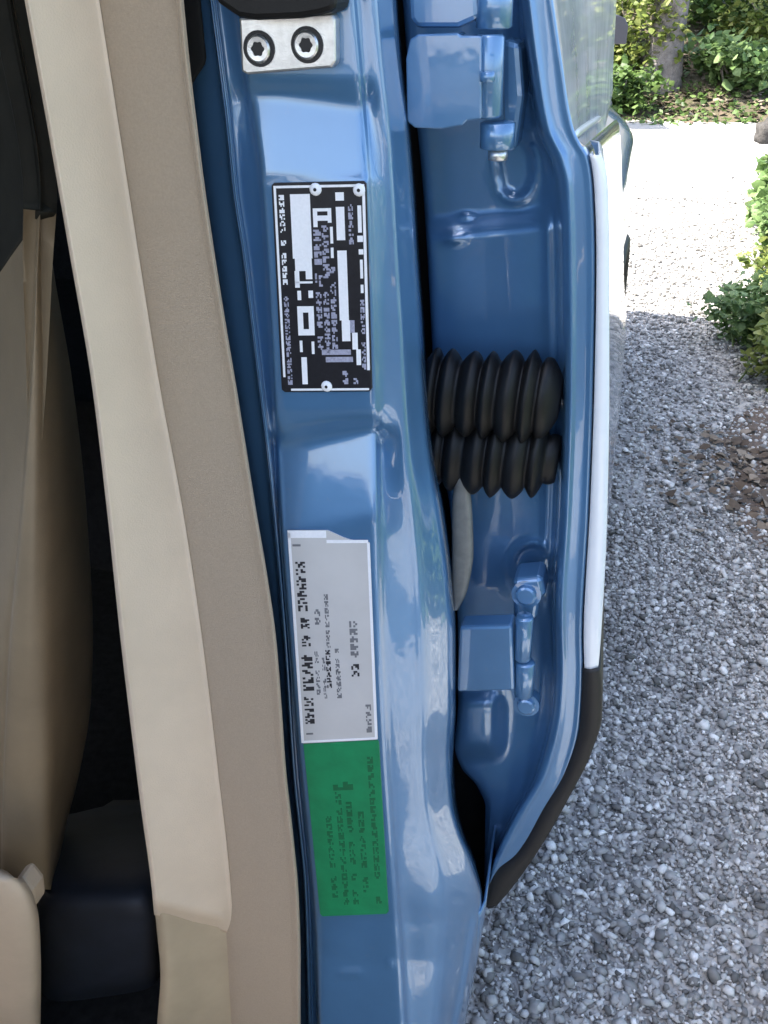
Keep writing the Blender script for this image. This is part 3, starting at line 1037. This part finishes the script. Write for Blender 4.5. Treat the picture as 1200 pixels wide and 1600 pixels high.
M['rock'] = simple('dark_rock', (0.06, 0.055, 0.05), .9, var=.4, scale=25, bump=.8, bscale=80, bdist=.01)
M['box'] = simple('grey_box_metal', (0.03, 0.03, 0.04), 0.4, var=.1)


def sheet(name, pts, z, mat, kind='structure'):
    me = bpy.data.meshes.new(name)
    me.from_pydata([(x, y, z) for x, y in pts], [], [list(range(len(pts)))])
    o = link(name, me, mat, None, False)
    o['kind'] = kind
    return o


sheet('ground', [(-600, -600), (600, -600), (600, 600), (-600, 600)], 0, M['ground'])
road_y0, road_y1 = 5.4, 8.2
sheet('road', [(-60, road_y0 - .2), (-10, road_y0), (2, road_y0 + .05), (60, road_y0 + .4), (60, road_y1 + .9), (3, road_y1 + .05), (-10, road_y1), (-60, road_y1 - .2)], .004, M['road'])

# bank rising beyond the road
nx, ny = 120, 50
xs = np.linspace(-40, 40, nx)
ys = np.concatenate([np.linspace(7.7, 14, 30), np.linspace(14.6, 60, ny - 30)])
XX, YY = np.meshgrid(xs, ys)


def bank_h(x, y):
    t = y - 7.95 - .014 * x
    return np.where(t < 0, -.06, 0) + .62 * sstep(0, 3.2, t) + .16 * np.clip(t - 1.5, 0, 60) + .05 * np.sin(x * 1.7 + y) * sstep(0, 1, t) + .03 * np.sin(x * 4.1 - 2 * y) * sstep(0, 1, t) - .02


o = link('bank', grid_mesh('bank', np.stack([XX, YY, bank_h(XX, YY)], -1)[::-1]), M['bank'])
o['kind'] = 'structure'

# brown soil at the right of the drive
cs = [ground_at(x, y) for x, y in ((1128, 690), (1150, 650), (1200, 632), (1290, 640), (1400, 760), (1380, 860), (1290, 890), (1210, 870), (1165, 840), (1130, 790), (1150, 740))]
sheet('soil_patch', [(p[0], p[1]) for p in cs], .004, M['soil'])

# ------------------------------------------------------------------ gravel stones (nobody could count them)
t_ = (1 + 5 ** .5) / 2
ICO_V = np.array([(-1, t_, 0), (1, t_, 0), (-1, -t_, 0), (1, -t_, 0), (0, -1, t_), (0, 1, t_), (0, -1, -t_), (0, 1, -t_), (t_, 0, -1), (t_, 0, 1), (-t_, 0, -1), (-t_, 0, 1)]) / math.sqrt(1 + t_ * t_)
ICO_F = np.array([(0, 11, 5), (0, 5, 1), (0, 1, 7), (0, 7, 10), (0, 10, 11), (1, 5, 9), (5, 11, 4), (11, 10, 2), (10, 7, 6), (7, 1, 8), (3, 9, 4), (3, 4, 2), (3, 2, 6), (3, 6, 8), (3, 8, 9), (4, 9, 5), (2, 4, 11), (6, 2, 10), (8, 6, 7), (9, 8, 1)])


def raw_mesh(name, V, F):
    n = F.shape[1]
    me = bpy.data.meshes.new(name)
    me.vertices.add(len(V))
    me.vertices.foreach_set('co', V.astype(np.float32).ravel())
    me.loops.add(F.size)
    me.loops.foreach_set('vertex_index', F.astype(np.int32).ravel())
    me.polygons.add(len(F))
    me.polygons.foreach_set('loop_start', np.arange(0, F.size, n, dtype=np.int32))
    me.polygons.foreach_set('loop_total', np.full(len(F), n, np.int32))
    me.update(calc_edges=True)
    me.validate()
    return me


def randrot(n):
    q = rng.normal(size=(n, 4))
    q /= np.linalg.norm(q, axis=1)[:, None]
    w, x, y, z = q.T
    return np.stack([np.stack([1 - 2 * (y * y + z * z), 2 * (x * y - w * z), 2 * (x * z + w * y)], -1),
                     np.stack([2 * (x * y + w * z), 1 - 2 * (x * x + z * z), 2 * (y * z - w * x)], -1),
                     np.stack([2 * (x * z - w * y), 2 * (y * z + w * x), 1 - 2 * (x * x + y * y)], -1)], 1)


def stones(P, size):
    n = len(P)
    V = np.broadcast_to(ICO_V, (n, 12, 3)) * (1 + .33 * rng.normal(size=(n, 12, 1)).clip(-1.5, 1.5))
    V = V * np.stack([rng.uniform(.8, 1.25, n), rng.uniform(.7, 1.0, n), rng.uniform(.5, .85, n)], -1)[:, None, :]
    Rm = randrot(n)
    V = np.einsum('nij,nkj->nki', Rm, V)
    V[..., 2] *= .75
    V = V * size[:, None, None] + P[:, None, :]
    F = (np.arange(n)[:, None, None] * 12 + ICO_F[None]).reshape(-1, 3)
    return V.reshape(-1, 3), F


def spread(n, xr, yr):
    return np.stack([rng.uniform(*xr, n), rng.uniform(*yr, n)], -1)


A = spread(68000, (-.05, 1.25), (.35, 2.0))
B = spread(44000, (.3, 2.4), (2.0, 4.8))
XY = np.concatenate([A, B, spread(12000, (.6, 4.0), (4.7, 6.0))])
Lq = XY[:, 0] * CA - XY[:, 1] * SA
keep = Lq > -.30
XY = XY[keep]
n = len(XY)
sz = np.exp(rng.normal(math.log(.0036), .42, n)).clip(.002, .010)
sz = sz * np.where(XY[:, 1] > 2, 1.25, 1)
Pz = np.stack([XY[:, 0], XY[:, 1], sz * rng.uniform(.2, .9, n)], -1)
V, F = stones(Pz, sz)
o = link('gravel', raw_mesh('gravel', V, F), M['stones'], None, False)
o['kind'] = 'stuff'


# ------------------------------------------------------------------ plants
def leaves(P, size, tilt=.9, aspect=.5, normal_up=.6):
    """six-cornered bent leaves at P"""
    n = len(P)
    base = np.array([(0, 0, 0), (.28, .5, .08), (.5, .42, .10), (1, 0, -.06), (.5, -.42, .10), (.28, -.5, .08)])
    base[:, 1] *= aspect * 2
    base = base - np.array([.5, 0, 0])
    V = np.broadcast_to(base, (n, 6, 3)) * size[:, None, None]
    az = rng.uniform(0, 2 * math.pi, n)
    el = rng.normal(0, tilt * .6, n)
    ro = rng.normal(0, tilt * .6, n)
    cz, sz_ = np.cos(az), np.sin(az)
    ce, se = np.cos(el), np.sin(el)
    cr, sr = np.cos(ro), np.sin(ro)
    Z = np.zeros(n)
    O = np.ones(n)
    Rz = np.stack([np.stack([cz, -sz_, Z], -1), np.stack([sz_, cz, Z], -1), np.stack([Z, Z, O], -1)], 1)
    Ry = np.stack([np.stack([ce, Z, se], -1), np.stack([Z, O, Z], -1), np.stack([-se, Z, ce], -1)], 1)
    Rx = np.stack([np.stack([O, Z, Z], -1), np.stack([Z, cr, -sr], -1), np.stack([Z, sr, cr], -1)], 1)
    V = np.einsum('nij,njk,nkl,nml->nmi', Rz, Ry, Rx, V) + P[:, None, :]
    tri = np.array([(0, 1, 5), (1, 2, 4), (1, 4, 5), (2, 3, 4)])
    F = (np.arange(n)[:, None, None] * 6 + tri[None]).reshape(-1, 3)
    return V.reshape(-1, 3), F


def thing(name, loc, label, cat, group=None):
    e = bpy.data.objects.new(name, None)
    COL.objects.link(e)
    e.location = loc
    e['label'] = label
    e['category'] = cat
    if group:
        e['group'] = group
    return e


def clumps(c, rad, n, k, spread_=.34):
    """points gathered in k clumps inside an ellipsoid"""
    d = rng.normal(size=(k, 3))
    d /= np.linalg.norm(d, axis=1)[:, None]
    cc = d * rng.uniform(.3, 1, (k, 1)) ** .5
    i = rng.integers(0, k, n)
    p = cc[i] + rng.normal(size=(n, 3)) * spread_ * rng.uniform(.5, 1, (k, 1))[i]
    return p * np.asarray(rad) + np.asarray(c)


def bush(x, y, rad, n, size, mat, label, k=18, cat='bush', group='bushes along the road', z=None, name='bush'):
    z = float(bank_h(np.array(x), np.array(y))) if z is None else z
    z = max(z, 0)
    t = thing(name, (x, y, z), label, cat, group)
    P = clumps((x, y, z + rad[2] * .85), rad, n, k)
    P[:, 2] = np.maximum(P[:, 2], z + .02)
    V, F = leaves(P, np.exp(rng.normal(math.log(size), .3, n)))
    link('foliage', raw_mesh('foliage', V, F), mat, t, False)
    bm = bmesh.new()
    for q in range(7):
        a = rng.uniform(0, 6.28)
        e = Vector((x + math.cos(a) * rad[0] * .6, y + math.sin(a) * rad[1] * .6, z + rad[2] * rng.uniform(.9, 1.6)))
        b0 = Vector((x + rng.normal() * .03, y + rng.normal() * .03, z - .02))
        mid = b0.lerp(e, .5) + Vector((0, 0, rad[2] * .15))
        tube(bm, [b0, mid, e], [.02 * rad[2] + .004, .012 * rad[2] + .003, .002], 6)
    bm_obj('stem', bm, M['bark'], t, True)
    return t


def tree(x, y, r, h, label, crown, n, mat):
    z = float(bank_h(np.array(x), np.array(y)))
    t = thing('tree', (x, y, z), label, 'tree', 'trees on the bank')
    bm = bmesh.new()
    tops = Vector((x + .1, y + .1, z + h))
    pts = [Vector((x, y, z - .15)), Vector((x, y, z + .05)), Vector((x + .01, y, z + .35)), Vector((x + .03, y, z + h * .3)), Vector((x + .02, y + .05, z + h * .6)), tops]
    tube(bm, pts, [r * 1.5, r * 1.25, r, r * .85, r * .6, r * .12], 18)
    for q in range(9):
        b0 = pts[3].lerp(tops, .1 + .08 * q)
        a = q * 2.4
        e = b0 + Vector((math.cos(a), math.sin(a), .5)) * crown[0] * .7
        tube(bm, [b0, b0.lerp(e, .5) + Vector((0, 0, .15)), e], [r * .35, r * .2, .015], 8)
    bm_obj('trunk', bm, M['bark'], t, True)
    P = clumps((x, y, z + h * .72), crown, n, 40, .22)
    V, F = leaves(P, np.exp(rng.normal(math.log(.11), .3, n)))
    link('crown', raw_mesh('crown', V, F), mat, t, False)
    return t


def px_bank(x, y):                  # where the line of sight through the photo meets the bank
    u = (x - 600) / 1500.0
    v = (800 - y) / 1500.0
    dy = CP + v * SP
    dz = -SP + v * CP
    for Y in np.arange(7.9, 30, .02):
        X = u / dy * Y
        if CAM_Z + dz / dy * Y <= float(bank_h(np.array(X), np.array(Y))):
            return X, Y
    return X, Y


tx, ty = px_bank(1030, 132)
tree(tx, ty, .15, 6.5, 'tall tree with pinkish grey trunk standing across the road', (2.0, 2.0, 1.9), 7000, M['leaf'])
bx, by = px_bank(985, 120)
bush(bx, by, (.35, .35, .42), 2600, .05, M['leaf_y'], 'yellow green bush left of the tree trunk, behind the car window edge', 20)
bx, by = px_bank(975, 172)
bush(bx, by, (.30, .25, .16), 1300, .045, M['leaf'], 'low dark green bush at the road edge below the yellow green one', 14)
bx, by = px_bank(1140, 135)
bush(bx, by, (.34, .30, .20), 1700, .06, M['leaf_b'], 'low bright pale green bush right of the tree trunk', 16)
bx, by = px_bank(1120, 40)
bush(bx, by, (.6, .5, .38), 2400, .06, M['leaf'], 'dark green bush higher on the bank right of the trunk', 20)
bx, by = px_bank(1195, 70)
bush(bx, by, (.5, .5, .3), 1800, .05, M['leaf_y'], 'olive green bush at the right edge of the bank', 18)

# ground cover and litter over the bank
n = 26000
gx = rng.uniform(-6, 12, n)
gy = 8.0 + .014 * gx + rng.gamma(1.6, 1.3, n)
pz = bank_h(gx, gy) + rng.uniform(.0, .10, n) * (np.sin(gx * 2.3) * np.sin(gy * 1.9) * .5 + .6)
V, F = leaves(np.stack([gx, gy, pz], -1), rng.uniform(.02, .06, n))
o = link('ground_cover', raw_mesh('ground_cover', V, F), M['leaf'], None, False)
o['kind'] = 'stuff'
n = 12000
gx = rng.uniform(-6, 12, n)
gy = 7.95 + .014 * gx + rng.gamma(1.8, 1.2, n)
V, F = leaves(np.stack([gx, gy, bank_h(gx, gy) + .015], -1), rng.uniform(.03, .08, n), tilt=.4)
o = link('leaf_litter', raw_mesh('leaf_litter', V, F), M['litter'], None, False)
o['kind'] = 'stuff'


# weeds beside the drive at the right
def weed(x, y, h, n, mat, label, size=.024, rad=.22):
    t = thing('weed', (x, y, 0), label, 'weed', 'weeds beside the drive')
    bm = bmesh.new()
    P = []
    for q in range(n):
        a = rng.uniform(0, 6.28)
        rr_ = rad * rng.uniform(.2, 1)
        b0 = Vector((x + rng.normal() * .05, y + rng.normal() * .05, 0))
        e = Vector((x + math.cos(a) * rr_, y + math.sin(a) * rr_, h * rng.uniform(.5, 1)))
        m_ = b0.lerp(e, .5) + Vector((0, 0, h * .15))
        tube(bm, [b0, m_, e], [.003, .0025, .001], 5, False)
        for s in np.linspace(.15, 1, 14):
            p = b0.lerp(m_, s * 2) if s < .5 else m_.lerp(e, s * 2 - 1)
            for _ in range(5):
                P.append(p + Vector(rng.normal(size=3) * .018))
    bm_obj('stem', bm, mat, t, True)
    P = np.array(P)
    P[:, 2] = np.maximum(P[:, 2], .01)
    V, F = leaves(P, np.exp(rng.normal(math.log(size), .3, len(P))), tilt=.8)
    link('foliage', raw_mesh('foliage', V, F), mat, t, False)


for px, py, h, n, mt, lb in ((1178, 600, .24, 16, 'leaf_y', 'yellow green weed nearest the brown soil at the right edge'),
                             (1150, 545, .24, 18, 'leaf_b', 'pale green leafy weed spreading onto the gravel, second from the brown soil'),
                             (1195, 520, .32, 18, 'leaf_y', 'taller yellow green weed behind the pale leafy one'),
                             (1180, 440, .36, 18, 'leaf_b', 'bright green weed halfway along the gravel edge'),
                             (1215, 400, .42, 18, 'leaf', 'dark green weed at the far end of the gravel edge'),
                             (1228, 560, .30, 16, 'leaf_b', 'bright green weed at the picture edge beside the yellow one')):
    g0 = ground_at(px + 26, py)
    weed(g0[0], g0[1], h, n, M[mt], lb, rad=.20)
# green verge; its unseen near stretch is added to block bright reflections
n = 26000
vy = rng.uniform(-2.5, 5.2, n)
edge_x = .98 + .40 * sstep(1.2, 1.7, vy) + .47 * sstep(1.7, 2.3, vy) + .12 * np.sin(vy * 1.3) + .06 * np.sin(vy * 3.7)
vx = edge_x + rng.gamma(1.5, .5, n)
hh = .25 + .75 * sstep(0, 1.0, vx - edge_x) + .15 * np.sin(vx * 5 + vy * 3)
V, F = leaves(np.stack([vx, vy, .02 + hh * rng.uniform(0, 1, n) ** .6], -1), np.exp(rng.normal(math.log(.05), .35, n)))
o = link('verge', raw_mesh('verge', V, F), M['leaf_b'], None, False)
o['kind'] = 'stuff'
# litter on the soil patch
c0 = np.array([p[:2] for p in cs]).mean(0)
n = 500
gp = c0 + rng.normal(size=(n, 2)) * (.16, .14)
V, F = leaves(np.stack([gp[:, 0], gp[:, 1], rng.uniform(.006, .02, n)], -1), rng.uniform(.012, .035, n), tilt=.4)
o = link('dead_leaves', raw_mesh('dead_leaves', V, F), M['litter'], None, False)
o['kind'] = 'stuff'

# grey box on a post across the road
mx_, my_ = px_bank(948, 150)
my_ = 8.0
u_ = (947 - 600) / 1500.0
v_ = (800 - 45) / 1500.0
mx_ = u_ / (CP + v_ * SP) * my_
mz_ = CAM_Z + (-SP + v_ * CP) / (CP + v_ * SP) * my_
pb = thing('post_box', (mx_, my_, 0), 'dark grey box on a thin post across the road, beside the window glass', 'post box')
bm = bmesh.new()
pr = [(-.12, -.09), (.12, -.09), (.12, .03), (.09, .08), (.04, .10), (-.04, .10), (-.09, .08), (-.12, .03)]
v0 = [bm.verts.new((mx_ + a, my_ - .2, mz_ + b)) for a, b in pr]
v1 = [bm.verts.new((mx_ + a, my_ + .2, mz_ + b)) for a, b in pr]
bm.faces.new(v0[::-1])
bm.faces.new(v1)
for i in range(len(pr)):
    bm.faces.new((v0[i], v0[(i + 1) % len(pr)], v1[(i + 1) % len(pr)], v1[i]))
bmesh.ops.recalc_face_normals(bm, faces=bm.faces)
bevel(bm_obj('box', bm, M['box'], pb), .008)
bm = bmesh.new()
tube(bm, [(mx_, my_, -.1), (mx_, my_, mz_ - .09)], .03, 8)
bm_obj('post', bm, M['bark'], pb, True)

# grey rock at the far edge of the drive
g0 = ground_at(1196, 224)
bm = bmesh.new()
bmesh.ops.create_icosphere(bm, subdivisions=3, radius=1)
for v in bm.verts:
    d = v.co.normalized()
    k = 1 + .18 * math.sin(3.1 * d.x + 1) * math.cos(4 * d.y) + .12 * math.sin(7 * d.z + 2 * d.x)
    v.co = Vector((d.x * .085 * k, d.y * .08 * k, d.z * .10 * k + .07)) + Vector(g0)
ro = bm_obj('rock', bm, M['rock'], None, True)
ro['label'] = 'small dark grey rock at the far right edge of the white drive'
ro['category'] = 'rock'
